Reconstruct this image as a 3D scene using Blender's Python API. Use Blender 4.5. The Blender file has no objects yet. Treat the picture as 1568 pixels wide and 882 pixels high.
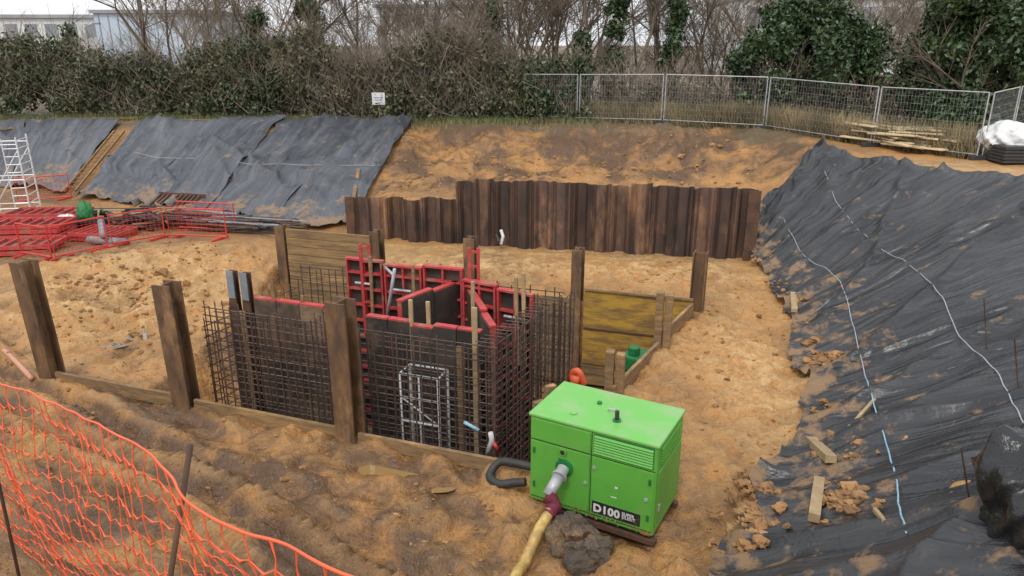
import bpy, math, random, bmesh
import numpy as np
from mathutils import Vector, Matrix, geometry
random.seed(5); rng=np.random.default_rng(7)
scene=bpy.context.scene
# ------------------------------------------------------------------ noise
T=rng.random((256,256))
def vn(x,y):
    x=np.asarray(x,float); y=np.asarray(y,float)
    xi=np.floor(x).astype(int); yi=np.floor(y).astype(int)
    fx=x-xi; fy=y-yi; fx=fx*fx*(3-2*fx); fy=fy*fy*(3-2*fy)
    a=T[xi&255,yi&255]; b=T[(xi+1)&255,yi&255]; c=T[xi&255,(yi+1)&255]; d=T[(xi+1)&255,(yi+1)&255]
    return (a*(1-fx)+b*fx)*(1-fy)+(c*(1-fx)+d*fx)*fy
def fbm(x,y,o=4):
    s=0; a=.5; x=np.asarray(x,float); y=np.asarray(y,float)
    for i in range(o):
        s=s+a*(vn(x,y)*2-1); x,y=(x*.8-y*.6)*2.03+17.3,(x*.6+y*.8)*2.03+9.1; a*=.5
    return s
def sstep(a,b,x):
    t=np.clip((x-a)/(b-a),0,1); return t*t*(3-2*t)
# ------------------------------------------------------------------ materials
def newmat(name):
    m=bpy.data.materials.new(name); m.use_nodes=True
    nt=m.node_tree; b=nt.nodes['Principled BSDF']; return m,nt,b
def N(nt,t,**k):
    n=nt.nodes.new(t)
    for a,v in k.items(): setattr(n,a,v)
    return n
def noise(nt,vec,scale,detail=5,rough=.6,dist=0):
    n=N(nt,'ShaderNodeTexNoise'); n.inputs['Scale'].default_value=scale; n.inputs['Detail'].default_value=detail
    n.inputs['Roughness'].default_value=rough; n.inputs['Distortion'].default_value=dist
    nt.links.new(vec,n.inputs['Vector']); return n.outputs['Fac']
def ramp(nt,fac,a,b,ca=(0,0,0),cb=(1,1,1)):
    r=N(nt,'ShaderNodeValToRGB'); e=r.color_ramp.elements
    e[0].position=a; e[1].position=b; e[0].color=(*ca,1); e[1].color=(*cb,1)
    nt.links.new(fac,r.inputs['Fac']); return r.outputs['Color']
def mixc(nt,fac,a,b,mode='MIX'):
    m=N(nt,'ShaderNodeMix',data_type='RGBA',blend_type=mode)
    for s,v in ((0,fac),(6,a),(7,b)):
        if hasattr(v,'is_output'): nt.links.new(v,m.inputs[s])
        elif s==0: m.inputs[0].default_value=v
        else: m.inputs[s].default_value=(*v,1)
    return m.outputs[2]
def mth(nt,op,a,b=0.):
    m=N(nt,'ShaderNodeMath',operation=op)
    for s,v in ((0,a),(1,b)):
        if hasattr(v,'is_output'): nt.links.new(v,m.inputs[s])
        else: m.inputs[s].default_value=v
    return m.outputs[0]
def bump(nt,b,h,strength=.5,dist=.02):
    n=N(nt,'ShaderNodeBump'); n.inputs['Strength'].default_value=strength; n.inputs['Distance'].default_value=dist
    nt.links.new(h,n.inputs['Height']); nt.links.new(n.outputs['Normal'],b.inputs['Normal'])
def objvec(nt):
    return N(nt,'ShaderNodeTexCoord').outputs['Object']
def island_val(nt,col,amt):
    g=N(nt,'ShaderNodeNewGeometry'); hs=N(nt,'ShaderNodeHueSaturation'); nt.links.new(col,hs.inputs['Color'])
    nt.links.new(mth(nt,'ADD',mth(nt,'MULTIPLY',g.outputs['Random Per Island'],2*amt),1-amt),hs.inputs['Value']); return hs.outputs['Color']
def mat(name,c1,c2=None,rough=.7,metal=0,scale=4,lo=.35,hi=.65,bmp=.3,bd=.01,stretch=None,dirt=None,island=0.):
    m,nt,b=newmat(name)
    v=objvec(nt)
    if stretch:
        mp=N(nt,'ShaderNodeMapping'); mp.inputs['Scale'].default_value=stretch; nt.links.new(v,mp.inputs['Vector']); v=mp.outputs['Vector']
    n=noise(nt,v,scale,3,.65)
    c2=c2 or tuple(x*.7 for x in c1)
    col=mixc(nt,ramp(nt,n,lo,hi),c1,c2)
    if dirt:
        n2=noise(nt,v,scale*.45,5,.7)
        col=mixc(nt,ramp(nt,n2,dirt[3],dirt[3]+.16),col,dirt[:3])
    if island: col=island_val(nt,col,island)
    nt.links.new(col,b.inputs['Base Color']); b.inputs['Roughness'].default_value=rough; b.inputs['Metallic'].default_value=metal
    if bmp: bump(nt,b,noise(nt,v,scale*5,3,.7),bmp,bd)
    return m
def fol(name,c1,c2,rough,scale,island):
    m,nt,b=newmat(name); col=mixc(nt,ramp(nt,noise(nt,objvec(nt),scale,2,.6),.38,.62),c1,c2)
    nt.links.new(island_val(nt,col,island),b.inputs['Base Color']); b.inputs['Roughness'].default_value=rough; return m
M={}
M['rust']=mat('rusty_steel',(.13,.065,.035),(.06,.035,.025),.8,0,3,.35,.65,.5,.01,dirt=(.30,.15,.06,.6))
M['pile']=mat('sheet_pile_rust',(.105,.058,.040),(.042,.029,.025),.6,0,2.2,.38,.68,.5,.01,(1,1,.35),dirt=(.27,.145,.075,.53),island=.5)
M['postrust']=mat('post_rust',(.20,.11,.05),(.085,.052,.033),.75,0,4,.35,.65,.5,.01,(1,1,.4),dirt=(.36,.21,.10,.54))
M['rebar']=mat('rebar_steel',(.13,.08,.058),(.06,.045,.04),.75,0,3,bmp=0,island=.35)
M['plank']=mat('timber_plank',(.30,.19,.095),(.16,.10,.05),.85,0,6,.3,.7,.5,.01,(.6,.6,3),island=.2,dirt=(.42,.24,.10,.53))
M['timber']=mat('new_timber',(.47,.35,.19),(.33,.23,.12),.8,0,5,.3,.7,.4,.005,island=.25,dirt=(.32,.2,.1,.6))
M['pale']=mat('sawn_timber',(.66,.54,.34),(.52,.40,.24),.8,0,5,.3,.7,.4,.005,island=.25)
M['wood_old']=mat('old_board',(.30,.185,.08),(.13,.085,.045),.85,0,2,.35,.65,.6,.012,(.5,.5,4),dirt=(.44,.27,.11,.54),island=.15)
M['ochre']=mat('ochre_board',(.48,.28,.04),(.22,.13,.045),.8,0,1.5,.42,.62,.7,.02,(.8,.8,2.6),dirt=(.12,.085,.05,.56),island=.12)
M['ply']=mat('form_ply',(.17,.11,.065),(.05,.04,.035),.6,0,1.5,.4,.6,.2,.01,dirt=(.30,.20,.11,.56),island=.45)
M['plyd']=mat('form_face_dark',(.035,.032,.03),(.07,.05,.04),.5,0,1.5,.4,.6,.2,.01,dirt=(.20,.13,.08,.58),island=.4)
M['red']=mat('formwork_red',(.52,.055,.055),(.35,.045,.04),.6,0,5,.4,.7,.3,.008,dirt=(.32,.20,.13,.53))
M['redpl']=mat('barrier_red',(.66,.05,.035),(.5,.045,.03),.5,0,3,bmp=0)
M['galv']=mat('galvanised_steel',(.50,.51,.52),(.36,.37,.38),.45,.3,6,bmp=.1)
M['alu']=mat('aluminium',(.74,.75,.76),(.62,.62,.62),.4,.1,6,bmp=.1)
M['grey']=mat('grey_pipe',(.26,.30,.33),(.18,.2,.22),.5,0,5,dirt=(.30,.2,.12,.54))
M['dark']=mat('dark_rubber',(.03,.03,.032),(.05,.045,.04),.6,0,6)
M['white']=mat('white_plastic',(.75,.75,.74),(.6,.6,.6),.5,0,4,bmp=.4,bd=.02)
M['orangepl']=mat('orange_plastic',(.88,.14,.05),(.70,.12,.05),.5,0,8,bmp=.1,dirt=(.5,.22,.12,.58))
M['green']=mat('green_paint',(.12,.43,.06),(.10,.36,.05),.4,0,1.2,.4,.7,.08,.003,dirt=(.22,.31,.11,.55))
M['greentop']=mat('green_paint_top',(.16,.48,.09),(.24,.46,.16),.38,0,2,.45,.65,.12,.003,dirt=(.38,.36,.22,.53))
M['greend']=mat('green_dark',(.02,.20,.05),(.015,.13,.04),.5,0,5)
M['black']=mat('black_paint',(.015,.015,.015),(.03,.03,.03),.5,0,5,bmp=0)
M['yhose']=mat('yellow_hose',(.62,.42,.13),(.42,.27,.09),.55,0,8,.4,.6,.4,.01,dirt=(.3,.17,.07,.52))
M['maroon']=mat('maroon_wrap',(.12,.01,.03),(.2,.02,.05),.5,0,20,bmp=.6,bd=.02)
M['rope']=mat('rope',(.46,.50,.54),(.34,.38,.42),.8,0,20,bmp=0)
M['ropeb']=mat('blue_rope',(.16,.40,.55),(.4,.52,.6),.8,0,20,bmp=0)
M['clay']=mat('clay_lump',(.40,.21,.085),(.23,.125,.055),.9,0,3,.35,.65,.8,.04,dirt=(.50,.32,.16,.56),island=.22)
M['rock']=mat('concrete_lump',(.15,.115,.085),(.07,.057,.045),.9,0,3,.35,.65,1,.05,dirt=(.34,.2,.10,.52))
M['bark']=fol('bark',(.17,.135,.095),(.10,.08,.06),.9,3,.25)
M['twig']=fol('twigs',(.23,.18,.13),(.14,.11,.08),.9,.6,.4)
M['hedge']=fol('hedge_leaves',(.05,.07,.028),(.11,.11,.05),.55,.35,.65)
M['bramble']=fol('bramble_leaves',(.13,.105,.065),(.075,.09,.042),.6,.35,.6)
M['ivy']=fol('ivy_leaves',(.030,.058,.020),(.055,.09,.032),.42,.8,.65)
M['grass']=fol('dry_grass',(.33,.255,.135),(.17,.14,.075),.9,.5,.4)
M['ggrass']=fol('green_grass',(.11,.15,.04),(.14,.12,.05),.9,.5,.3)
M['render']=fol('white_render',(.66,.65,.63),(.55,.55,.54),.8,.5,0)
M['bluewall']=fol('blue_grey_cladding',(.48,.55,.63),(.43,.5,.58),.6,.3,0)
M['glass']=fol('window_glass',(.20,.22,.24),(.26,.28,.3),.15,.5,0)
M['roof']=fol('grey_roof',(.34,.35,.37),(.28,.28,.3),.7,.5,0)
m,nt,b=newmat('muddy_water'); M['water']=m; b.inputs['Base Color'].default_value=(.30,.18,.07,1); b.inputs['Roughness'].default_value=.03
def tarpmat(name,base,rough,dust,stretch):
    m,nt,b=newmat(name); v=objvec(nt)
    n=noise(nt,v,.5,3,.6)
    uv=N(nt,'ShaderNodeAttribute',attribute_name='st').outputs['Vector']
    mp=N(nt,'ShaderNodeMapping'); mp.inputs['Scale'].default_value=stretch; mp.inputs['Rotation'].default_value=(0,0,.25); nt.links.new(uv,mp.inputs['Vector'])
    f=noise(nt,mp.outputs['Vector'],1.,4,.55,.4)
    col=mixc(nt,ramp(nt,n,.4,.75),base,dust)
    col=mixc(nt,ramp(nt,f,.45,.8),col,tuple(x*1.5 for x in dust))
    f2=noise(nt,v,7,3,.6,.6)
    # clay splashes, heaviest towards the toe of the sheet
    sx=N(nt,'ShaderNodeSeparateXYZ'); nt.links.new(uv,sx.inputs[0])
    mr=N(nt,'ShaderNodeMapRange'); mr.inputs['From Min'].default_value=0; mr.inputs['From Max'].default_value=2.2; mr.inputs['To Min'].default_value=.17; mr.inputs['To Max'].default_value=0; nt.links.new(sx.outputs['Y'],mr.inputs['Value'])
    cn=noise(nt,v,1.7,5,.7)
    cf=ramp(nt,mth(nt,'ADD',cn,mr.outputs[0]),.60,.70,(0,0,0),(.75,.75,.75))
    col=mixc(nt,cf,col,(.30,.18,.09))
    nt.links.new(col,b.inputs['Base Color'])
    r=mixc(nt,cf,ramp(nt,n,.3,.7,(rough-.07,)*3,(rough+.12,)*3),(.8,.8,.8)); nt.links.new(r,b.inputs['Roughness'])
    bump(nt,b,mth(nt,'ADD',f,mth(nt,'MULTIPLY',f2,.2)),.85,.08)
    return m
M['tarpR']=tarpmat('black_polythene',(.018,.019,.022),.30,(.040,.040,.042),(4.5,.4,1))
M['tarpL']=tarpmat('sky_tinted_black_polythene',(.052,.057,.068),.33,(.088,.094,.104),(3.4,.35,1))  # black sheeting; sky reflection put into its paler, bluish base colour
M['bag']=mat('black_bag',(.013,.013,.015),(.022,.022,.024),.26,0,2,bmp=.4,bd=.05)
# ground
m,nt,b=newmat('clay_ground'); M['ground']=m
v=objvec(nt)
at=N(nt,'ShaderNodeAttribute',attribute_name='zone'); sp=N(nt,'ShaderNodeSeparateColor'); nt.links.new(at.outputs['Color'],sp.inputs[0])
n1=noise(nt,v,.4,3,.62,.4); n2=noise(nt,v,2.4,5,.72,.5); n3=noise(nt,v,13,3,.7)
s=mth(nt,'ADD',mth(nt,'MULTIPLY',n1,.6),mth(nt,'MULTIPLY',n2,.4))
col=mixc(nt,ramp(nt,s,.44,.57),(.45,.215,.060),(.245,.12,.042))
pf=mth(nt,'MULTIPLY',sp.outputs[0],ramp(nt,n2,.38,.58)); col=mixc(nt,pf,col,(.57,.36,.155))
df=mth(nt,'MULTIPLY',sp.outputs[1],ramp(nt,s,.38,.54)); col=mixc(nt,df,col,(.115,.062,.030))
bf=mth(nt,'MULTIPLY',sp.outputs[2],ramp(nt,n2,.25,.5)); col=mixc(nt,bf,col,(.13,.095,.05))
col=mixc(nt,mth(nt,'MULTIPLY',ramp(nt,n3,.52,.72),.5),col,(.13,.068,.028))
col=mixc(nt,mth(nt,'MULTIPLY',ramp(nt,n3,.28,.42,(1,1,1),(0,0,0)),.25),col,(.60,.40,.20))
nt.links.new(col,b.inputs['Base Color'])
rr=mth(nt,'SUBTRACT',ramp(nt,n1,.35,.65,(.48,)*3,(.8,)*3),mth(nt,'MULTIPLY',df,.22))
nt.links.new(rr,b.inputs['Roughness'])
hh=mth(nt,'ADD',mth(nt,'MULTIPLY',n2,1.2),mth(nt,'MULTIPLY',n3,.45))
bump(nt,b,hh,1.,.085)
# ------------------------------------------------------------------ mesh helpers
def link(o,parent=None):
    scene.collection.objects.link(o)
    if parent: o.parent=parent
    return o
def np_mesh(name,V,F,mats,smooth=False,parent=None):
    V=np.asarray(V,float); F=np.asarray(F,np.int32); k=F.shape[1]
    me=bpy.data.meshes.new(name); me.vertices.add(len(V)); me.vertices.foreach_set('co',V.ravel())
    me.loops.add(F.size); me.loops.foreach_set('vertex_index',F.ravel())
    me.polygons.add(len(F)); me.polygons.foreach_set('loop_start',np.arange(0,F.size,k,dtype=np.int32))
    me.polygons.foreach_set('use_smooth',np.full(len(F),smooth))
    me.materials.append(mats); me.update(calc_edges=True)
    o=bpy.data.objects.new(name,me); link(o,parent)
    return o
class MB:
    def __init__(s): s.v=[]; s.f=[]; s.m=[]; s.mats=[]
    def mi(s,m):
        if m not in s.mats: s.mats.append(m)
        return s.mats.index(m)
    def add(s,vs,fs,m):
        o=len(s.v); s.v+= [tuple(x) for x in vs]; k=s.mi(m)
        for f in fs: s.f.append(tuple(o+i for i in f)); s.m.append(k)
    def beam(s,p0,p1,w,h,m,up=(0,0,1)):
        p0=Vector(p0);p1=Vector(p1); d=(p1-p0).normalized(); up=Vector(up)
        if abs(d.dot(up))>.98: up=Vector((0,1,0)) if abs(d.y)<.9 else Vector((1,0,0))
        a=d.cross(up).normalized(); c=a.cross(d).normalized()
        a*=w/2; c*=h/2
        vs=[p+sa*a+sc*c for p in (p0,p1) for sa,sc in ((-1,-1),(1,-1),(1,1),(-1,1))]
        s.add(vs,[(0,1,2,3),(7,6,5,4),(0,4,5,1),(1,5,6,2),(2,6,7,3),(3,7,4,0)],m)
    def post(s,x,y,z0,z1,w,d,ang,m,lean=(0,0)):
        c,sn=math.cos(ang),math.sin(ang)
        vs=[]
        for z,ox,oy in ((z0,0,0),(z1,*lean)):
            for a,bb in ((-w/2,-d/2),(w/2,-d/2),(w/2,d/2),(-w/2,d/2)):
                vs.append((x+ox+a*c-bb*sn,y+oy+a*sn+bb*c,z))
        s.add(vs,[(3,2,1,0),(4,5,6,7),(0,1,5,4),(1,2,6,5),(2,3,7,6),(3,0,4,7)],m)
    def box(s,x0,x1,y0,y1,z0,z1,m):
        s.post((x0+x1)/2,(y0+y1)/2,z0,z1,x1-x0,y1-y0,0,m)
    def tube(s,pts,r,m,n=8,cap=True):
        pts=[Vector(p) for p in pts]; k=len(pts); rr=r if isinstance(r,(list,tuple)) else [r]*k
        vs=[]; prev=None
        for i,p in enumerate(pts):
            d=(pts[min(i+1,k-1)]-pts[max(i-1,0)]).normalized()
            if prev is None:
                a=d.cross(Vector((0,0,1)));
                if a.length<.1: a=d.cross(Vector((1,0,0)))
            else: a=prev-d*prev.dot(d)
            a.normalize(); prev=a; c=d.cross(a)
            for j in range(n):
                t=2*math.pi*j/n; vs.append(p+rr[i]*(math.cos(t)*a+math.sin(t)*c))
        fs=[(i*n+j,i*n+(j+1)%n,(i+1)*n+(j+1)%n,(i+1)*n+j) for i in range(k-1) for j in range(n)]
        if cap: fs+= [tuple(range(n))[::-1],tuple(range((k-1)*n,k*n))]
        s.add(vs,fs,m)
    def obj(s,name,parent=None,smooth=False,bevel=0):
        me=bpy.data.meshes.new(name); me.from_pydata(s.v,[],s.f)
        for mm in s.mats: me.materials.append(mm)
        me.polygons.foreach_set('material_index',s.m)
        if smooth: me.polygons.foreach_set('use_smooth',[True]*len(s.f))
        me.update(); o=bpy.data.objects.new(name,me); link(o,parent)
        if bevel:
            bv=o.modifiers.new('b','BEVEL'); bv.width=bevel; bv.segments=2; bv.limit_method='ANGLE'
        return o
def empty(name,loc=(0,0,0),rotz=0):
    e=bpy.data.objects.new(name,None); e.empty_display_size=.2; link(e); e.location=loc; e.rotation_euler[2]=rotz; return e
def smoothpts(pts,n=8):
    P=[Vector(p) for p in pts]; out=[]
    for i in range(len(P)-1):
        a,b_,c,d=P[max(i-1,0)],P[i],P[i+1],P[min(i+2,len(P)-1)]
        for j in range(n):
            t=j/n; out.append(.5*((2*b_)+(c-a)*t+(2*a-5*b_+4*c-d)*t*t+(3*b_-a-3*c+d)*t**3))
    out.append(P[-1]); return out
# ------------------------------------------------------------------ terrain heights
CP=[(-80,70,-3.5),(80,70,-3.5),(-80,38,-3.5),(80,36,-3.5),(80,-12,-2.6),(-80,-12,-3),(0,-12,-2),
(-30,37,-3.5),(-24.5,35.8,-3.5),(-17,33.7,-3.5),(-12.8,33.9,-3.5),(-9,35,-3.5),(-4.9,34.6,-3.5),(0,33,-3.55),(3.4,32.6,-3.5),(8.3,30,-3.5),(10.6,27.5,-3.5),
(10.5,25.2,-3.5),(11.9,21.6,-3.5),(12.9,18.2,-3.4),(12,12,-3),(9.8,7,-2.6),(6.8,3.2,-2.3),(3,1.2,-2.1),(.3,1.4,-2.0),(-1.9,2.6,-2.25),(-3.2,3.4,-2.4),(-8,5,-2.6),(-16,8,-3),(-40,12,-3.5),
(-80,34,-5.8),(-30,33,-5.8),(-21.3,30.2,-5.8),(-17.8,28.8,-5.8),(-16.8,28.2,-5.8),(-11.4,25.8,-5.9),(-8,24.7,-6),(-5.6,24.1,-6.1),
(-4.9,24.3,-5.2),(-1.8,23.7,-4.95),(2.5,22.95,-4.65),(7.2,22.0,-4.8),(-5.2,23.1,-6.3),(-1.8,22.5,-6.3),(2.5,21.6,-6.25),(7,20.7,-6.25),(8.8,23.6,-4.7),(9.6,24.9,-4.1),
(-5.2,22.2,-6.15),(-1.8,21.2,-6.15),(2.5,20.3,-6.15),(-4.8,28,-5.0),
(-2,30.6,-4.75),(4,29.9,-4.75),(8,27.4,-4.5),
(7.3,21.9,-6.2),(7.1,20.5,-6.3),(6.95,17.5,-6.4),(5.9,14,-6.4),(5.1,11.7,-6.4),(4.6,10.4,-6.4),(3.66,9.67,-6.4),(3.05,8.3,-6.4),(2.6,7.6,-6.4),(1.8,6.2,-6.4),(0,5.8,-6.4),(-1.5,6.1,-6.4),
(3.5,12,-6.4),(2.5,9,-6.45),(0,8.5,-6.45),(-3,10,-6.45),(-6,11.5,-6.45),(-9.3,13.2,-6.45),(5,16.5,-6.4),(6,18,-6.35),(3,18.6,-6.2),
(-11.1,14,-6.45),(-6.5,10.9,-6.47),(-1.85,7.8,-6.45),(-11.5,12.8,-6.05),(-7,9.8,-6.0),(-2.4,6.9,-6.05),(-8,7.5,-5.7),(-4,5.8,-5.6),(-12.5,10,-5.6),(-17,11.5,-5.7),
(-13,17.7,-6.0),(-11,15,-6.4),(-20,15,-6),(-9.9,20.2,-5.7),(-8,21,-5.8),(-7.8,15.1,-6.65),(-8.6,17.2,-6.55),(-9.6,18.6,-6.0),(-12,19.2,-5.7),(-16,21,-5.9),(-25,22,-5.85)]
cv,ce,cf,_,_,_=geometry.delaunay_2d_cdt([Vector(p[:2]) for p in CP],[],[],0,1e-5)
cz=[min(CP,key=lambda p:(p[0]-q.x)**2+(p[1]-q.y)**2)[2] for q in cv]
RX=np.arange(-80,80.01,.25); RY=np.arange(-12,70.01,.25)
GX,GY=np.meshgrid(RX,RY,indexing='ij'); RH=np.full(GX.shape,-3.5)
for f in cf:
    (ax,ay),(bx,by),(cx_,cy_)=[(cv[i].x,cv[i].y) for i in f]
    za,zb,zc=[cz[i] for i in f]
    i0=max(int((min(ax,bx,cx_)+80)/.25)-1,0); i1=int((max(ax,bx,cx_)+80)/.25)+2
    j0=max(int((min(ay,by,cy_)+12)/.25)-1,0); j1=int((max(ay,by,cy_)+12)/.25)+2
    X=GX[i0:i1,j0:j1]; Y=GY[i0:i1,j0:j1]
    den=(by-cy_)*(ax-cx_)+(cx_-bx)*(ay-cy_)
    if abs(den)<1e-9: continue
    w0=((by-cy_)*(X-cx_)+(cx_-bx)*(Y-cy_))/den; w1=((cy_-ay)*(X-cx_)+(ax-cx_)*(Y-cy_))/den; w2=1-w0-w1
    k=(w0>=-1e-6)&(w1>=-1e-6)&(w2>=-1e-6)
    sub=RH[i0:i1,j0:j1]; sub[k]=(w0*za+w1*zb+w2*zc)[k]
for _ in range(2):
    P=np.pad(RH,1,mode='edge'); RH=(P[:-2,1:-1]+P[2:,1:-1]+P[1:-1,:-2]+P[1:-1,2:]+2*P[1:-1,1:-1])/6
SP=[(-5.3,23.75),(-1.76,23.05),(7.25,21.25)]
def base(x,y):
    x=np.asarray(x,float); y=np.asarray(y,float)
    fx=np.clip((x+80)/.25,0,len(RX)-1.001); fy=np.clip((y+12)/.25,0,len(RY)-1.001)
    i=fx.astype(int); j=fy.astype(int); a=fx-i; c=fy-j
    h=(RH[i,j]*(1-a)+RH[i+1,j]*a)*(1-c)+(RH[i,j+1]*(1-a)+RH[i+1,j+1]*a)*c
    wy=np.interp(x,[p[0] for p in SP],[p[1] for p in SP]); dw=y-wy; inx=(x>-5.3)&(x<7.2)
    h=np.where(inx&(dw<=.22)&(dw>-1.6),np.minimum(h,-6.22+.08*np.clip(dw/-1.6,0,1)),h)
    top=np.interp(x,[-5.3,-1.8,-1.7,7.2],[-5.15,-5.05,-4.67,-4.65])
    h=np.where(inx&(dw>.22)&(dw<1.3),np.maximum(h,top-.05),h)
    return h
ca_,sa_=.83,-.557
def gz(x,y):
    x=np.asarray(x,float); y=np.asarray(y,float)
    h=base(x,y)
    h=h+.09*fbm(x*.5,y*.5,3)+.04*fbm(x*1.7+5,y*1.7,3)
    near=sstep(22.6,20,y)*sstep(-16,-12,x)*sstep(7.2,5,x)
    al=(x+1.85)*ca_+(y-7.6)*sa_; d=(x+1.85)*-.557-(y-7.6)*.83
    track=sstep(-2.4,-.8,d)*sstep(2,0,x)*(y<18)
    pud=np.exp(-(((x+2.15)/.8)**2+((y-10.2)/.38)**2))
    mud=np.abs(fbm(x*1.9,y*1.9,5)); h=h+near*(1-.6*track)*(1-.9*pud)*(.24*mud-.04)
    mass=np.exp(-(((x+9.8)/2.8)**2+((y-17.6)/2.8)**2)); h=h+mass*(.50*np.abs(fbm(x*1.1+3,y*1.1,5))-.08+.10*fbm(x*4,y*4,3))
    front=sstep(13.5,11,y)*sstep(4,6,y)*sstep(3.5,1,x)
    h=h+front*(1-.4*track)*(1-.9*pud)*(.18*np.clip(fbm(x*3.0+40,y*2.6,4),-.35,.5))
    # a second faint wheel rut pair curving across the front apron
    e2=y-(9.0+.10*(x+2)-.03*(x+2)**2)+.12*fbm(x*.6,3+x*0,2)
    for c0 in (-.55,.55): h=h-front*.10*np.exp(-((e2-c0)/.16)**2)*sstep(-.2,-1,x)*sstep(-8,-5,x)+front*.05*np.exp(-((e2-c0-.27)/.1)**2)*sstep(-.2,-1,x)*sstep(-8,-5,x)
    wob=.35*fbm(al*.35,d*.2,3)
    dd=d+wob
    h=h+track*(.17*np.cos(dd*2*math.pi/.85)*np.exp(-((d-.3)/1.4)**2)+.11*fbm(al*.7,dd*4.5,4)+.035*np.abs(fbm(al*5,dd*5,3)))
    for c0 in (-.1,.95): h=h+track*.04*np.tanh(3*np.sin(al*2*math.pi/.22+4*dd))*np.exp(-((dd-c0)/.17)**2)
    inb=sstep(22.6,24.5,y-(7.25-x)*.2)*sstep(-6,-4,x)*sstep(35,32,y)*sstep(13,9,x); h=h+inb*(.40*fbm(x*.9,y*.9,5)+.16*np.abs(fbm(x*2.6,y*2.6,3)))
    path=sstep(2.0,3.4,x)*sstep(8,6.4,x)*sstep(8,10,y)*sstep(21,18,y)
    h=h+path*(.16*np.abs(fbm(x*1.2+9,y*2.4,4))+.09*np.clip(fbm(x*4.5,y*4.5,3),0,1))
    h=h-.14*pud
    return h
HP=[(-7.2,12.63),(.45,9.89),(4.45,16.8),(-6.9,20.4)]
def edged(x,y):
    out=[]
    for i in range(4):
        (ax,ay),(bx,by)=HP[i],HP[(i+1)%4]; L=math.hypot(bx-ax,by-ay)
        out.append(((bx-ax)*(y-ay)-(by-ay)*(x-ax))/L)
    return out
def ghole(x,y):
    h=gz(x,y); e=edged(x,y); dm=np.minimum.reduce(e)
    fl=-8.6+.08*fbm(x*2,y*2,3)
    inner=np.maximum(fl,h-1.35*e[3]-.25*np.abs(fbm(x*2,y*2,3)))
    return np.where(dm>0,inner,h)
def axis(segs):
    out=[]
    for a,b_,st in segs: out+=list(np.arange(a,b_-1e-6,st))
    return np.array(out+[segs[-1][1]])
AX=axis([(-600,-200,100),(-200,-60,20),(-60,-30,2),(-30,-14,.3),(-14,8,.05),(8,16,.2),(16,30,1),(30,80,5),(80,200,30),(200,600,100)])
AY=axis([(-200,-20,30),(-20,0,2),(0,5,.2),(5,15,.05),(15,21,.065),(21,24.5,.06),(24.5,33,.14),(33,38,.25),(38,60,2),(60,200,20),(200,900,100)])
X,Y=np.meshgrid(AX,AY,indexing='ij'); Z=ghole(X,Y)
nx,ny=X.shape; idx=np.arange(nx*ny).reshape(nx,ny)
F=np.stack([idx[:-1,:-1],idx[1:,:-1],idx[1:,1:],idx[:-1,1:]],-1).reshape(-1,4)
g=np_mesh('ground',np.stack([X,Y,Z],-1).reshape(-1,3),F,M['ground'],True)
x=X.ravel(); y=Y.ravel(); z=base(x,y); zz_=Z.ravel()
pale=np.exp(-(((x+9.8)/2.5)**2+((y-18.3)/2.4)**2))*1.0+sstep(18.5,20,y)*sstep(24,22,y)*sstep(-6,-4,x)*.7+.55*np.exp(-(((x-5)/1.)**2+((y-13)/4)**2))+.2
d=(x+1.85)*-.557-(y-7.6)*.83; al=(x+1.85)*ca_+(y-7.6)*sa_
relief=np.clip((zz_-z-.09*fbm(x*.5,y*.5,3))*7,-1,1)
inb=sstep(24,26,y)*sstep(-5.5,-4.5,x)*sstep(12,9,x)
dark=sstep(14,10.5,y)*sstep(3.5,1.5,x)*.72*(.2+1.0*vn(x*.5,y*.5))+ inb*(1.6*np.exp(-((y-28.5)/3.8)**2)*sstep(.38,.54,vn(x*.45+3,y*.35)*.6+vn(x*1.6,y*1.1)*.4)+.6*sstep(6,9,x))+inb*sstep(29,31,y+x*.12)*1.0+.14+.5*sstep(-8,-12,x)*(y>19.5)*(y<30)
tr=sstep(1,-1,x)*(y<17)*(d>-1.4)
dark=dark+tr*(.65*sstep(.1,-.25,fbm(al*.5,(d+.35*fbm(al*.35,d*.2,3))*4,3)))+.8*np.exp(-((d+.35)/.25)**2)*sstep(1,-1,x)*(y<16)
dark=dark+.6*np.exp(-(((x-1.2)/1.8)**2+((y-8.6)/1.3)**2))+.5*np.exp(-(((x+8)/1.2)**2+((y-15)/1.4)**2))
dark=dark-.45*relief*(y<22); pale=pale+.35*relief*(y<22)  # cavity shading put into the colour: hollows darker, raised mud paler
top=sstep(-3.8,-3.55,z)*sstep(29,32,y+np.where(x>9,3,0))
col=np.stack([np.clip(pale,0,1),np.clip(dark,0,1),np.clip(top,0,1),np.ones_like(x)],-1)
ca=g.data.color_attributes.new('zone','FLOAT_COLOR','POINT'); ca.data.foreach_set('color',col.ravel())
def G(x,y): return float(gz(x,y))
a=np.linspace(0,2*math.pi,40,endpoint=False); V=np.c_[-2.15+1.3*np.cos(a),10.2-.46*np.cos(a)+.42*np.sin(a),np.full(40,G(-2.15,10.2)+.035)]
V[:,1]=np.minimum(V[:,1],12.2-.358*(V[:,0]+6)-.5)
me=bpy.data.meshes.new('puddle'); me.from_pydata(V.tolist(),[],[tuple(range(40))]); me.materials.append(M['water']); link(bpy.data.objects.new('puddle',me))
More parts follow.
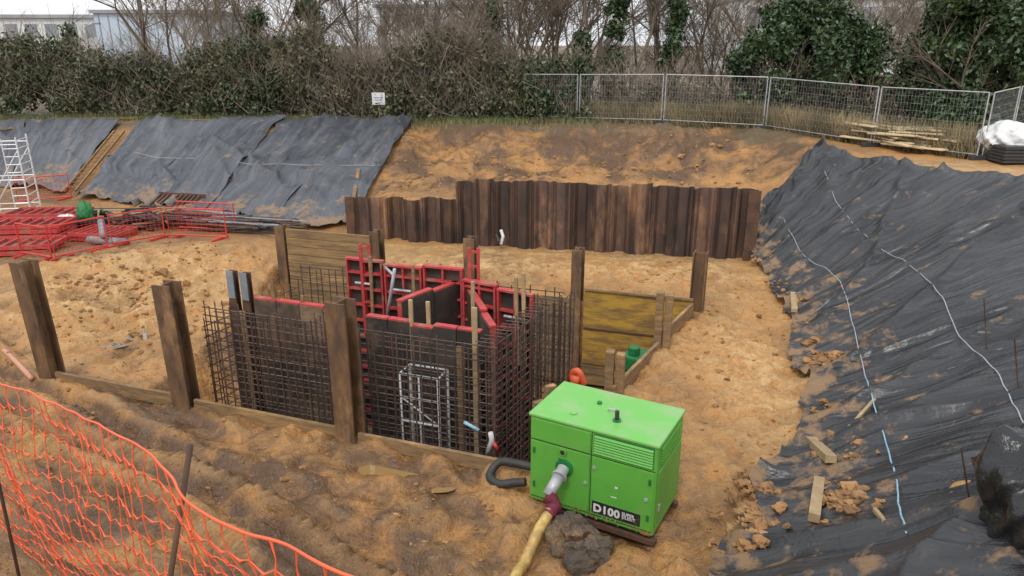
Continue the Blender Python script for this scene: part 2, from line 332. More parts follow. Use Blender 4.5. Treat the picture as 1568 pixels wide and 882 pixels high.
# ------------------------------------------------------------------ tarps
def polyat(pts,s):
    P=np.array(pts,float); d=np.r_[0,np.cumsum(np.hypot(*np.diff(P[:,:2],axis=0).T))]; d/=d[-1]
    return np.interp(s,d,P[:,0]),np.interp(s,d,P[:,1])
def tarp(name,toe,crest,L,Wd,m,seed,s0=0,s1=1,res=.09,amp=.06,off=.05,jag=1.):
    ns=int(L*(s1-s0)/res)+2; nt_=int(Wd/res)+2
    s=np.linspace(s0,s1,ns); t=np.linspace(0,1,nt_); S,Tt=np.meshgrid(s,t,indexing='ij')
    S2=S+(.10/L)*fbm(Tt*Wd*.8+seed,S*0+seed,3)*3
    T2=Tt+jag*(.06*fbm(S*L*.9,Tt*0+seed,4)*(1-Tt)-.03*Tt*fbm(S*L*.9,Tt*0+seed,3))
    tx,ty=polyat(toe,S2.ravel()); cx,cy=polyat(crest,S2.ravel()); tt=T2.ravel()
    x=tx*(1-tt)+cx*tt; y=ty*(1-tt)+cy*tt
    u=S.ravel()*L; w=Tt.ravel()*Wd
    wx=.9*fbm(w*.30+seed,u*.25,2)
    def ridge(a,b_,o,k): return np.clip(1-np.abs(fbm(a,b_,o))*k,0,1)
    r1=ridge((u+wx)*.9+seed*3,w*.13,2,4.2)
    r2=ridge((u*.8+w*.6)*.55+seed,(w*.8-u*.6)*.14+seed,2,5.)
    r3=ridge((u-wx*.5)*2.4+seed,w*.22,2,3.5)
    wr=amp*1.2*r1**2+amp*1.3*r2**2.2+amp*.4*r3**2+.11*fbm(u*.55,w*.55,3)
    seam=amp*1.2*np.exp(-((u%3.9-.4+.15*fbm(w*.6,u*0,2))/.07)**2)
    edge=.14*np.exp(-w/.3)*np.clip(fbm(u*2.4,w,3),0,1)
    z=base(x,y)+.09*fbm(x*.5,y*.5,3)+.05+off+wr+seam+edge
    idx=np.arange(ns*nt_).reshape(ns,nt_)
    F=np.stack([idx[:-1,:-1],idx[1:,:-1],idx[1:,1:],idx[:-1,1:]],-1).reshape(-1,4)
    o=np_mesh(name,np.stack([x,y,z],-1),F,m,True)
    a=o.data.attributes.new('st','FLOAT_VECTOR','POINT'); a.data.foreach_set('vector',np.stack([u,w,np.full_like(u,seed)],-1).ravel())
    return o
tarp('black_tarpaulin',[(7.35,22.3),(7.1,20.5),(6.95,17.5),(5.9,14),(5.1,11.7),(4.6,10.4),(3.6,9.6),(3.0,8.3),(2.55,7.5),(1.9,6.3)],
     [(10.4,25.4),(11.3,23.2),(12.0,21.4),(13.1,18.2),(12.4,14),(11.6,11),(10.5,8.4),(9.3,6.4),(7.8,4.3),(5.2,2.4)],22,7,M['tarpR'],3,res=.055,amp=.12,off=.07)
lt=[(-24,31.4),(-17.9,28.9)]; lc=[(-28,36.4),(-17.9,34.1)]
for i in range(2): tarp('sky_tinted_tarpaulin',lt,lc,7,5.4,M['tarpL'],11+i,i*.5,i*.5+.52,off=.05+.03*(i%2),amp=.09)  # black sheets, drawn greyer by sky reflection painted into the material
lt=[(-16.9,28.1),(-11.4,25.8),(-8,24.7),(-5.5,24.1)]; lc=[(-16.9,34),(-12.8,34.1),(-9,35.2),(-4.6,34.7)]
for i in range(4): tarp('sky_tinted_tarpaulin',lt,lc,12.5,9,M['tarpL'],21+i,i*.25,i*.25+.262,off=.06+.055*(i%2),amp=.10)
# ------------------------------------------------------------------ sheet piles
def profile(p0,p1,pitch,dep):
    L=math.hypot(p1[0]-p0[0],p1[1]-p0[1]); ux,uy=(p1[0]-p0[0])/L,(p1[1]-p0[1])/L; nxx,nyy=-uy,ux
    n=max(1,round(L/pitch)); pw=L/n; out=[]
    for k in range(n):
        sg=1 if k%2==0 else -1
        pts=[(0,0),(.16,0),(.30,1),(.70,1),(.84,0),(1,0)]
        out.append([(p0[0]+ux*(k+a)*pw+nxx*sg*dep*c,p0[1]+uy*(k+a)*pw+nyy*sg*dep*c) for a,c in pts])
    return out
root=empty('sheet_pile_wall',(0,0,0))
mb=MB()
for (a,b_,zt) in ((SP[0],SP[1],(-4.85,-4.75)),(SP[1],SP[2],(-4.08,-4.12))):
    prof=profile(a,b_,.6,.15)
    for k,pr in enumerate(prof):
        t=k/len(prof); zz=zt[0]*(1-t)+zt[1]*t+random.uniform(-.04,.04)+(.02 if k%2 else 0)
        if a is SP[1] and k==0: zz-=.08
        n=len(pr); sl=random.uniform(-.01,.01)
        vs=[(px,py,-6.9) for px,py in pr]+[(px,py,zz+sl*q) for q,(px,py) in enumerate(pr)]
        vs+=[(px+.004,py+.03,-6.9) for px,py in pr]+[(px+.004,py+.03,zz+sl*q) for q,(px,py) in enumerate(pr)]
        fs=[(i,i+1,n+i+1,n+i) for i in range(n-1)]+[(2*n+i+1,2*n+i,3*n+i,3*n+i+1) for i in range(n-1)]+[(n+i,n+i+1,3*n+i+1,3*n+i) for i in range(n-1)]
        fs+=[(0,n,3*n,2*n),(n-1,3*n-1,4*n-1,2*n-1)]
        mb.add(vs,fs,M['pile'])
        px,py=pr[0]; mb.post(px,py-.02,-6.9,zz-.02,.05,.07,.3,M['pile'])
mb.obj('piles',root)
mb=MB(); mb.post(7.1,21.1,-6.8,-4.1,.34,.05,-.2,M['rust']); mb.post(-5.35,23.7,-6.8,-4.8,.3,.05,-.2,M['rust']); mb.obj('end_plate',root)
mb=MB(); mb.tube([(-.35,22.45,-5.6),(-.28,22.37,-5.8),(-.35,22.4,-6.05)],.05,M['white']); mb.tube([(-.5,22.45,-5.75),(-.4,22.3,-5.95)],.04,M['dark']); mb.obj('marker_rag',root)
# ------------------------------------------------------------------ king posts & boards
def hpost(x,y,z0,z1,ang,w=.36,d=.30,lean=(0,0)):
    mb=MB(); t=.03; c,s=math.cos(ang),math.sin(ang)
    for off in (-1,1):
        ox,oy=-s*off*(d/2),c*off*(d/2); mb.post(x+ox,y+oy,z0,z1,w,t,ang,M['postrust'],lean)
    mb.post(x,y,z0,z1-.004,t,d-t-.004,ang,M['postrust'],lean)
    return mb.obj('steel_king_post',bevel=.004)
fa=-.344
hpost(-9.25,13.45,-7.2,-3.97,fa,lean=(-.12,0)); hpost(-6.0,12.2,-9,-4.02,fa+.1,lean=(-.10,.05)); hpost(-2.76,11.05,-9,-3.92,fa-.05,w=.38)
hpost(4.55,16.95,-8.5,-4.78,1.2); hpost(1.66,17.62,-8.8,-4.88,fa,w=.26); hpost(-1.08,18.55,-8.8,-4.83,fa,w=.3); hpost(-3.7,19.35,-8.8,-4.85,fa,w=.3); hpost(-6.5,20.15,-8.8,-4.9,fa,w=.3)
def boards(name,p0,p1,z0,z1,m,n=1,th=.07,jit=.0):
    mb=MB(); hgt=(z1-z0)/n
    for i in range(n):
        z=z0+hgt*(i+.5); a=random.uniform(-jit,jit); b2=random.uniform(-jit,jit)
        mb.beam((p0[0],p0[1]+a,z+a*.3),(p1[0],p1[1]+a,z+b2*.3),th,hgt-.012,m)
    return mb.obj(name,bevel=.006)
boards('timber_waler',(-9.1,13.3),(-6.2,12.3),-6.5,-6.22,M['plank'])
boards('timber_waler',(-5.85,12.12),(-2.95,11.08),-6.75,-6.22,M['wood_old'],2)
boards('timber_waler',(-2.6,10.95),(.42,9.9),-6.75,-6.25,M['plank'],2)
boards('timber_waler',(.48,9.97),(1.8,12.25),-6.75,-6.2,M['plank'],2)
boards('timber_waler',(1.9,12.4),(3.15,14.55),-6.7,-6.1,M['plank'],2)
boards('timber_waler',(3.3,14.8),(4.35,16.6),-6.65,-5.95,M['plank'],2)
boards('timber_board_wall',(-6.35,20.0),(-3.85,19.2),-8.4,-4.95,M['wood_old'],14,jit=.012)
boards('timber_board_wall',(-3.6,19.1),(-1.2,18.35),-8.4,-6.0,M['wood_old'],9)
boards('timber_board_wall',(-.95,18.25),(1.55,17.5),-8.5,-6.15,M['wood_old'],9)
boards('plywood_shoring_board',(1.82,17.42),(4.35,16.62),-7.9,-5.85,M['ochre'],1,th=.06)
boards('plywood_shoring_board',(1.82,17.46),(4.35,16.66),-8.5,-7.91,M['wood_old'],2,th=.06)
mb=MB(); mb.beam((1.82,17.36,-5.86),(4.35,16.56,-5.86),.06,.05,M['plank']); mb.beam((1.82,17.36,-6.9),(4.35,16.56,-6.9),.03,.03,M['rust']); mb.obj('board_edge_trim')
def tpost(x,y,z0,z1,w=.16,ang=-.3):
    mb=MB(); mb.post(x-.1,y,z0,z1,w,w,ang,M['plank']); mb.post(x+.1,y+.02,z0,z1-.07,w,w,ang,M['plank']); return mb.obj('timber_post',bevel=.01)
tpost(1.93,12.5,-8,-5.42); tpost(3.25,14.65,-8,-5.0); 
mb=MB(); mb.post(.42,10.35,-7,-5.35,.18,.1,.5,M['plank']); mb.post(.62,10.7,-7,-5.25,.18,.1,.5,M['plank']); mb.obj('timber_post',bevel=.01)
# ------------------------------------------------------------------ rebar cage
def mat_grid(mb,p0,p1,z0,z1,sp=.15,r=.0125,zj=.10):
    p0=Vector((*p0,0)); p1=Vector((*p1,0)); L=(p1-p0).length; n=int(L/sp)
    for i in range(n+1):
        p=p0.lerp(p1,min(1,max(0,(i+random.uniform(-.12,.12))/n))); j=random.uniform(-zj,zj); q=random.uniform(-.03,.03)
        mb.tube([(p.x,p.y,z0),(p.x+q,p.y,z1+j)],r,M['rebar'],4,False)
    k=int((z1-z0)/sp); d=(p1-p0).normalized()
    o=Vector((-d.y,d.x,0))*r*2
    for i in range(k+1):
        z=z0+i*sp+random.uniform(-.02,.02)
        mb.tube([(p0.x+o.x-d.x*.05,p0.y+o.y-d.y*.05,z),(p1.x+o.x+d.x*.05,p1.y+o.y+d.y*.05,z+random.uniform(-.02,.02))],r,M['rebar'],4,False)
mb=MB()
C0=(-5.8,12.9); C1=(-.3,10.98); C2=(.9,13.25); C3=(-4.7,15.2)
mat_grid(mb,C0,C1,-8.5,-4.68,.145); mat_grid(mb,(C0[0]+.12,C0[1]+.22),(C1[0]-.1,C1[1]+.25),-8.5,-4.72,.2)
mat_grid(mb,C1,C2,-8.5,-4.62,.14); mat_grid(mb,(C1[0]-.22,C1[1]+.2),(C2[0]-.22,C2[1]),-8.5,-4.66,.17)
mat_grid(mb,C2,(1.25,13.9),-8.5,-4.75,.12)
mat_grid(mb,C0,C3,-8.5,-5.0,.2); mat_grid(mb,(-4.7,15.6),(1.0,13.75),-8.5,-4.7,.17)
for i in range(18):
    t=i/17; x=C1[0]+(C2[0]-C1[0])*t; y=C1[1]+(C2[1]-C1[1])*t; mb.tube([(x-.3,y+.15,-4.66),(x+.02,y,-4.64)],.01,M['rebar'],4,False)
mb.obj('rebar_cage')
# ------------------------------------------------------------------ formwork
def formwork(p0,p1,z0,z1,side=1,n=None,red=True,face='ply'):
    L=math.hypot(p1[0]-p0[0],p1[1]-p0[1]); d=((p1[0]-p0[0])/L,(p1[1]-p0[1])/L); nn=(-d[1]*side,d[0]*side)
    n=n or max(1,round(L/.9)); root=empty('formwork_panel',(0,0,0))
    mb=MB(); fr=MB()
    for k in range(n):
        a=k/n*L+.01; b2=(k+1)/n*L-.01; zt=z1-random.choice([0,0,.0,.12])*.5
        pa=(p0[0]+d[0]*a,p0[1]+d[1]*a); pb=(p0[0]+d[0]*b2,p0[1]+d[1]*b2)
        mb.beam((pa[0],pa[1],(z0+zt)/2),(pb[0],pb[1],(z0+zt)/2),.02,zt-z0-.02,M[face])
        o=(nn[0]*.07,nn[1]*.07)
        def q(p,z,e=0): return (p[0]+o[0],p[1]+o[1],z)
        fr.beam(q(pa,zt),q(pb,zt),.13,.04,M['red'])
        fr.beam(q(pa,z0),q(pb,z0),.13,.05,M['red'])
        if red:
            for pp in ((pa[0]+d[0]*.03,pa[1]+d[1]*.03),(pb[0]-d[0]*.03,pb[1]-d[1]*.03)):
                fr.beam(q(pp,z0+.03),q(pp,zt-.03),.12,.04,M['red'],up=(d[0],d[1],0))
            z=z0+.35
            while z<zt-.1:
                fr.beam(q((pa[0]+d[0]*.06,pa[1]+d[1]*.06),z),q((pb[0]-d[0]*.06,pb[1]-d[1]*.06),z),.10,.04,M['red']); z+=.36
            pm=((pa[0]+pb[0])/2,(pa[1]+pb[1])/2); fr.beam(q(pm,z0+.03),q(pm,zt-.03),.09,.04,M['red'],up=(d[0],d[1],0))
            fr.tube([(pm[0]+nn[0]*.16-.2*d[0],pm[1]+nn[1]*.16-.2*d[1],zt-.5),(pm[0]+nn[0]*.16+.2*d[0],pm[1]+nn[1]*.16+.2*d[1],zt-.5)],.03,M['galv'],6)
    mb.obj('plywood_face',root); fr.obj('steel_frame',root)
    return root
formwork((-4.95,13.2),(-3.0,12.5),-8.4,-4.64,1,4,False)
formwork((-2.7,12.6),(-.55,11.8),-8.4,-4.78,1,5,False,'plyd')
formwork((-3.5,14.95),(-.95,14.1),-8.2,-4.32,-1,3,face='plyd')
formwork((-1.0,14.2),(-2.05,12.75),-8.2,-4.55,-1,2,face='plyd')
formwork((-.95,14.0),(.45,13.2),-8.2,-4.5,-1,2,face='plyd')
formwork((-.95,14.05),(-.40,12.0),-8.2,-4.7,1,3,face='plyd')
mb=MB()
for p0,z in (((-3.05,14.8),-3.95),((-.75,14.1),-3.85)):
    mb.beam((p0[0]-.1,p0[1]-.15,-6),(p0[0]-.1,p0[1]-.15,z),.06,.06,M['red']); mb.beam((p0[0]+.08,p0[1]-.15,-6),(p0[0]+.08,p0[1]-.15,z),.06,.06,M['red'])
    for k in range(5): mb.beam((p0[0]-.1,p0[1]-.15,z-.08-k*.3),(p0[0]+.08,p0[1]-.15,z-.08-k*.3),.04,.05,M['red'])
mb.obj('formwork_soldier')
mb=MB()
for (x,y,z0,z1,w_) in ((-4.55,13.12,-8.4,-4.2,.08),(-1.85,12.3,-8,-4.35,.07),(-1.5,12.4,-8,-4.42,.07),(-.62,11.35,-8.4,-4.15,.09),(.25,13.1,-6,-4.1,.07),(.12,13.15,-6,-4.2,.07),(-3.9,12.95,-8.4,-4.5,.06),(-.75,12.9,-7,-4.2,.07),(-2.9,14.2,-6,-4.1,.06),(-2.0,13.9,-6,-4.2,.06),(-5.2,13.2,-8.4,-4.9,.12),(-3.4,12.75,-8.4,-4.9,.12),(-.9,11.7,-8.4,-5.0,.12)):
    mb.post(x,y,z0,z1,w_,.05,random.uniform(-.5,0),M['plank'] if (x<-1.9 or w_>.1) else M['timber'],(random.uniform(-.05,.05),0))
mb.obj('timber_props',bevel=.004)
mb=MB()
for x,y in ((-5.42,13.5),(-5.12,13.38)):
    mb.post(x,y-.1,-8.5,-4.15,.17,.02,-.3,M['rust']); mb.post(x,y-.12,-4.7,-4.15,.15,.02,-.3,M['grey']); mb.post(x,y+.1,-8.5,-4.2,.17,.02,-.3,M['rust']); mb.post(x,y,-8.5,-4.204,.02,.178,-.3,M['rust'])
mb.obj('steel_soldier')
mb=MB(); mb.tube([(-2.75,14.6,-6),(-2.35,14.0,-4.3)],.035,M['galv']); mb.tube([(-2.75,14.6,-6),(-2.9,14.1,-5.6)],.03,M['galv']); mb.tube([(-2.38,14.05,-4.45),(-2.62,14.45,-4.4)],.03,M['galv']); mb.obj('push_pull_prop',smooth=True)
mb=MB()
zt=-5.52
xs=[(-1.98,11.72),(-1.28,11.48)]; xb=[(-1.85,12.1),(-1.15,11.86)]
for (x,y) in xs+xb: mb.tube([(x,y,-8.6),(x,y,zt)],.026,M['alu'],6)
for z in (zt,zt-.45,zt-.92,-7.2,-8.0): mb.tube([(*xs[0],z),(*xs[1],z)],.024,M['alu'],6)
for z in (zt,-7.2): mb.tube([(*xb[0],z),(*xb[1],z)],.02,M['alu'],6); mb.tube([(*xs[0],z),(*xb[0],z)],.02,M['alu'],6); mb.tube([(*xs[1],z),(*xb[1],z)],.02,M['alu'],6)
mb.tube([(-1.63,11.6,-8.5),(-1.63,11.6,zt)],.018,M['alu'],6); mb.tube([(*xs[0],zt-.45),(*xs[1],zt-.92)],.016,M['alu'],6)
mb.obj('access_frame',smooth=True)
e=empty('submersible_pump_set',(2.72,14.75,-6.95),.9)
mb=MB(); mb.box(-.3,.35,-.25,.25,.15,.5,M['greend']); mb.box(-.36,.41,-.3,.3,0,.1,M['greend']); mb.obj('body',e,bevel=.06)
mb=MB(); mb.tube([(-.1,0,.5),(-.1,0,.68)],.13,M['greend'],14); mb.tube([(.2,-.3,.3),(.2,-.5,.25)],.08,M['grey'],12); mb.obj('motor',e,bevel=.02)
mb=MB(); 
for a in (-.3,.35):
    for c in (-.25,.25): mb.post(a,c,-1.6,0,.06,.06,0,M['galv'])
mb.box(-.45,.5,-.4,.4,-.06,-.003,M['plank']); mb.obj('stand',e)
mb=MB(); mb.tube(smoothpts([(.9,13.2,-6.7),(1.3,12.9,-6.6),(1.9,13.2,-6.75),(2.4,14.1,-6.8)],6),.06,M['grey'],10); mb.tube([(.8,13.5,-6.9),(2.1,13.1,-6.85)],.07,M['grey'],10); mb.tube([(1.2,13.0,-6.6),(1.05,12.9,-8.5)],.05,M['grey'],8); mb.obj('discharge_pipe',smooth=True)
mb=MB(); mb.tube(smoothpts([(1.2,14.0,-7.4),(1.2,13.85,-6.65),(1.35,13.7,-6.4),(1.5,13.7,-6.7)],6),.07,M['orangepl'],10); mb.tube([(1.3,13.7,-6.7),(1.3,13.7,-6.5)],.11,M['orangepl'],10); mb.obj('orange_hose',smooth=True)
mb=MB(); mb.tube([(-.40,10.62,-6.45),(-.33,10.6,-6.2),(-.35,10.58,-6.05)],.045,M['white'],8); mb.tube([(-.3,10.6,-6.25),(-.24,10.57,-6.35)],.03,M['redpl'],8); mb.tube([(-.55,10.75,-6.1),(-.8,10.85,-6.0)],.03,M['ropeb'],8); mb.obj('drain_fitting',smooth=True)
# ------------------------------------------------------------------ generator
ga=math.atan2(-.486,.874)
gx=empty('diesel_pump_generator',(.255,9.13,-6.45),ga)
W,D,H=1.86,1.12,1.56; zb=.16
mb=MB(); mb.box(0,W,0,D,zb,H-.05,M['green']); mb.obj('body',gx,bevel=.03)
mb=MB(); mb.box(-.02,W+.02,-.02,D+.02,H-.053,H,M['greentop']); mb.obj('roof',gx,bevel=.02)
mb=MB(); mb.box(.06,W-.06,.06,D-.06,.02,zb-.003,M['black']); mb.box(-.03,W+.03,.02,.12,0,.09,M['rust']); mb.box(-.03,W+.03,D-.12,D-.02,0,.09,M['rust']); mb.obj('skid_base',gx,bevel=.01)
mb=MB()
for x0,x1,z0,z1 in ((.03,.92,.24,1.14),(.96,1.83,.24,1.14),(.03,.92,1.17,1.48)):
    mb.box(x0,x1,-.012,.001,z0,z1,M['green'])
mb.obj('door_panels',gx,bevel=.005)
mb=MB()
mb.box(.935,.945,-.004,.001,.22,1.5,M['black']); mb.box(.02,1.84,-.003,.0005,1.15,1.16,M['black']); mb.box(.02,1.84,-.003,.0005,.222,.232,M['black'])
mb.obj('door_gaps',gx)
mb=MB()
for k in range(7): 
    z=1.20+k*.040
    mb.add([(.98,-.002,z),(1.80,-.002,z),(1.80,-.028,z+.006),(.98,-.028,z+.006),(.98,-.002,z+.03),(1.80,-.002,z+.03)],[(0,1,2,3),(3,2,5,4),(0,3,4),(1,5,2)],M['green'])
mb.box(.97,1.81,-.0035,.0007,1.185,1.49,M['greend'])
mb.obj('louvres',gx)
mb=MB()
for x,z in ((.06,.4),(.06,.95),(1.76,.4),(1.76,.95)): mb.box(x,x+.035,-.03,-.012,z,z+.09,M['greend'])
for x,z in ((.99,.98),(1.74,.72),(.87,.7)): mb.tube([(x,-.012,z),(x,-.03,z)],.028,M['galv'],12)
mb.obj('latches',gx,bevel=.004)
mb=MB(); mb.tube([(.52,-.01,1.08),(.52,-.03,1.08)],.06,M['green'],16); mb.tube([(.52,-.03,1.08),(.52,-.035,1.08)],.035,M['black'],16); mb.tube([(.55,0,.85),(.55,-.04,.85)],.13,M['greend'],20); mb.tube([(.55,-.04,.85),(.55,-.16,.80)],.085,M['galv'],16); mb.tube([(.55,-.16,.80),(.55,-.19,.79)],.11,M['galv'],16); mb.obj('inlet_flange',gx,bevel=.006)
mb=MB(); mb.tube([(1.15,.35,H-.003),(1.15,.35,H+.15)],.03,M['dark'],12); mb.tube([(1.15,.35,H-.003),(1.15,.35,H+.02)],.06,M['greend'],14); mb.tube([(.55,.25,H-.003),(.55,.25,H+.02)],.05,M['greentop'],14); mb.tube([(.75,.7,H-.003),(.75,.7,H+.03)],.035,M['greend'],12)
mb.tube([(.95,.54,H-.002),(.95,.54,H+.05),(1.05,.54,H+.05),(1.05,.54,H-.002)],.014,M['galv'],6); mb.obj('exhaust_and_lifting_eye',gx)
mb=MB(); mb.box(.98,1.68,-.0165,-.0122,.27,.46,M['black']); mb.obj('label_plate',gx)
mb=MB(); mb.box(1.69,1.82,-.004,.001,.165,.218,M['ochre']); mb.box(1.25,1.33,-.0145,-.0122,.60,.615,M['white']); mb.box(1.3,1.34,-.0145,-.0122,.75,.78,M['white']); mb.box(.45,.6,-.0145,-.0122,.95,.965,M['black']); mb.obj('stickers',gx)
mb=MB(); mb.box(W-.001,W+.012,.06,D-.06,.24,1.12,M['green']); mb.obj('side_door',gx,bevel=.005)
mb=MB()
for k in range(6):
    z=1.2+k*.043; mb.box(W-.002,W+.02,.15,D-.15,z,z+.02,M['green'])
mb.box(W+.012,W+.03,.12,.16,.5,.6,M['galv']); mb.obj('side_louvres',gx)
mb=MB()
for i in range(140):
    x=random.random()*W; z=.17+abs(random.gauss(0,.10)); r=random.uniform(.003,.011); mb.tube([(x,-.013 if .24<z else .001,z),(x,-.018,z)],r,M['clay'],7)
mb.obj('mud_spatter',gx)
def text(s,x,z,size,m,parent,y=-.0168,sx=1,off=.008):
    c=bpy.data.curves.new('label_text','FONT'); c.body=s; c.size=size; c.extrude=.001; c.offset=off; c.space_character=1.08; c.space_line=.8
    o=bpy.data.objects.new('label_text',c); link(o,parent); o.location=(x,y,z); o.rotation_euler=(math.pi/2,0,0); o.scale=(sx,1,1); c.materials.append(m); return o
text('D100',1.00,.305,.165,M['white'],gx,y=-.018,off=.007); text('SUPER\nSILENT',1.42,.375,.066,M['white'],gx,y=-.018,sx=.9,off=.0015)
def glocal(x,y,z):
    a=ga; return (.255+x*math.cos(a)-y*math.sin(a),9.13+x*math.sin(a)+y*math.cos(a),-6.45+z)
p=glocal(.55,-.18,.79); q=glocal(.5,-.42,.62)
e=empty('suction_hose',(0,0,0))
mb=MB(); mb.tube([p,q],[.085,.08],M['galv'],14); mb.obj('coupling',e,smooth=True)
mb=MB(); pts=smoothpts([q,(.57,8.46,-5.93),(.50,8.34,-6.02)],5); mb.tube(pts,[.085+.03*random.random() for _ in pts],M['maroon'],12); mb.obj('wrap',e,smooth=True)
gh=[(x,y,G(x,y)+.085) for x,y in ((.16,7.85),(.05,7.5),(.0,7.1),(.05,6.7),(.2,6.2))]
mb=MB(); pts=smoothpts([(.52,8.38,-5.98),(.34,8.12,-6.12)]+gh,8); mb.tube(pts,[.074+.004*math.sin(i*2.1) for i in range(len(pts))],M['yhose'],14); mb.obj('hose',e,smooth=True)
mb=MB(); pts=smoothpts([glocal(-.02,.5,.35),(.05,9.75,-6.1),(-.2,9.85,-6.15),(-.34,9.68,-6.28),(-.2,9.5,-6.3),(0,9.45,-6.25),(.2,9.4,-6.2)],6); mb.tube(pts,.065,M['dark'],12); mb.obj('discharge_hose',smooth=True)
# ------------------------------------------------------------------ lumps
def lump(name,c,r,m,seed=0,sub=4,amp=.35,freq=1.6,ridge=False,smooth=True,parent=None):
    bm=bmesh.new(); bmesh.ops.create_icosphere(bm,subdivisions=sub,radius=1)
    co=np.array([v.co[:] for v in bm.verts]); q=co*freq+np.array([seed*3.1,seed*1.7,seed])
    n=fbm(q[:,0]+q[:,2]*.7,q[:,1]-q[:,2]*.6,4)+fbm(q[:,1]*1.3+7,q[:,2]*1.3,3)
    if ridge: n=.5-np.abs(fbm(q[:,0]+q[:,2]*.7,q[:,1]-q[:,2]*.6,2))*2.2+.4*(.4-np.abs(fbm(q[:,0]*2.3-q[:,2],q[:,1]*2.3+q[:,2]*1.9,2))*2)
    co=co*(1+amp*n[:,None])*np.array(r)+np.array(c)
    for vtx,p in zip(bm.verts,co): vtx.co=p
    me=bpy.data.meshes.new(name); bm.to_mesh(me); bm.free(); me.materials.append(m)
    if smooth: me.polygons.foreach_set('use_smooth',[True]*len(me.polygons))
    o=bpy.data.objects.new(name,me); link(o,parent); return o
lump('concrete_lump',(.80,8.13,-6.2),(.30,.27,.36),M['rock'],2,5,.6,1.4,smooth=False)
lump('concrete_lump',(1.03,7.95,-6.26),(.28,.22,.28),M['rock'],5,4,.55,1.6,smooth=False)
bm=bmesh.new(); bmesh.ops.create_icosphere(bm,subdivisions=2,radius=1); BV=np.array([v.co[:] for v in bm.verts]); BF=np.array([[v.index for v in f.verts] for f in bm.faces]); bm.free()
def clods(name,pts,m):
    V=[];Fs=[]
    for i,(x,y,z,r) in enumerate(pts):
        n=fbm(BV[:,0]*1.5+i*3.3+BV[:,2],BV[:,1]*1.5+BV[:,2]*.7+i,3); s=np.array([r*random.uniform(.7,1.6),r*random.uniform(.7,1.4),r*random.uniform(.5,1)])
        Fs.append(BF+len(V)*len(BV)); V.append(BV*(1+1.1*n[:,None])*s+np.array([x,y,z]))
    return np_mesh(name,np.concatenate(V),np.concatenate(Fs),m,False)
pts=[]
for (cx,cy,n,sp) in ((7.1,18.6,10,.25),(7.05,17.3,16,.22),(6.7,15.6,18,.2),(6.35,14.4,16,.15),(6.15,13.2,60,.2),(5.4,11.2,24,.15),(4.9,9.7,90,.22),(4.25,8.0,90,.22),(3.6,9.2,60,.3),(3.2,8.4,50,.3),(2.9,7.9,30,.3),(7.2,20.6,10,.15)):
    for _ in range(n):
        x=cx+random.gauss(0,sp*.6); y=cy+random.gauss(0,sp*1.3); r=min(.10,abs(random.gauss(0,.035))+.012); pts.append((x,y,float(base(x,y))+.17+r*.3,r))
clods('clay_clods_on_tarpaulin',pts,M['clay'])
pts=[]
for _ in range(2400):
    x=random.uniform(-12,6.6); y=random.uniform(7.2,21)
    if min(edged(x,y))>-.1: continue
    if abs(x-1.2)<1.3 and abs(y-9.2)<1.2: continue
    if math.hypot(x+2.15,(y-10.2)*2)<1.0: continue
    r=abs(random.gauss(0,.015))+.005
    if random.random()<.3*(x>3.2): r*=1.7
    pts.append((x,y,G(x,y)+r*.2,r))
for _ in range(400):
    x=random.uniform(-5,9); y=random.uniform(23.9,31); r=abs(random.gauss(0,.035))+.015; pts.append((x,y,G(x,y)+r*.2,r))
for _ in range(350):
    x=random.gauss(-9.9,1.3); y=random.gauss(17.8,1.3); r=abs(random.gauss(0,.03))+.015; pts.append((x,y,G(x,y)+r*.2,r))
clods('loose_clay_clods',pts,M['clay'])
def TG(x,y): return float(base(x,y))+.09*float(fbm(x*.5,y*.5,3))+.12
def timber(p0,p1,w=.12,h=.1,m='timber'):
    mb=MB(); a=(p0[0],p0[1],TG(*p0)+.07+h/2); b2=(p1[0],p1[1],TG(*p1)+.07+h/2); mb.beam(a,b2,w,h,M[m]); return mb.obj('timber_batten',bevel=.006)
timber((4.62,9.25),(4.75,10.3),.16,.12); timber((3.75,7.7),(4.25,8.75),.14,.12); timber((5.0,9.9),(5.9,10.7),.05,.05); timber((6.75,16.4),(7.15,17.6),.14,.1)
timber((-5.5,24.2),(-6.0,28.6),.14,.06,'plank'); timber((4.15,6.9),(4.25,7.3),.05,.05)
def rope(name,pts,m,r=.008):
    P=smoothpts([(x,y,0) for x,y in pts],14); mb=MB(); mb.tube([(q.x,q.y,TG(q.x,q.y)+.13+.012*math.sin(i*.9)) for i,q in enumerate(P)],r,m,5); return mb.obj(name)
rope('rope',[(10.2,24.6),(9.6,20.8),(9.35,17.9),(9.0,15.6),(8.5,13.7),(7.7,11.6),(7.1,9.8),(6.6,8.6),(6.0,7.4),(5.4,6.2)],M['rope'])
rope('rope',[(8.4,22.2),(8.1,19.5),(8.1,17.4),(7.1,14.2),(6.2,11.6)],M['rope'])
rope('blue_rope',[(6.2,11.6),(5.75,10.4),(5.2,8.9),(4.8,7.9),(4.4,7.1),(4.1,6.4)],M['ropeb'],.010)
rope('rope',[(-15.9,31),(-12,29.8),(-8,29.2),(-5.2,28.8)],M['rope'],.009)
mb=MB()
for x,y,h in ((7.7,10.8,1.0),(7.0,9.0,.9),(5.0,6.7,.7)):
    z=G(x,y); mb.tube([(x,y,z-.2),(x-.25,y+.1,z+h)],.010,M['rust'],6)
mb.obj('rebar_pins')
lump('black_plastic_heap',(5.0,5.75,-4.1),(.62,.6,.85),M['bag'],4,6,.34,1.25,ridge=True)
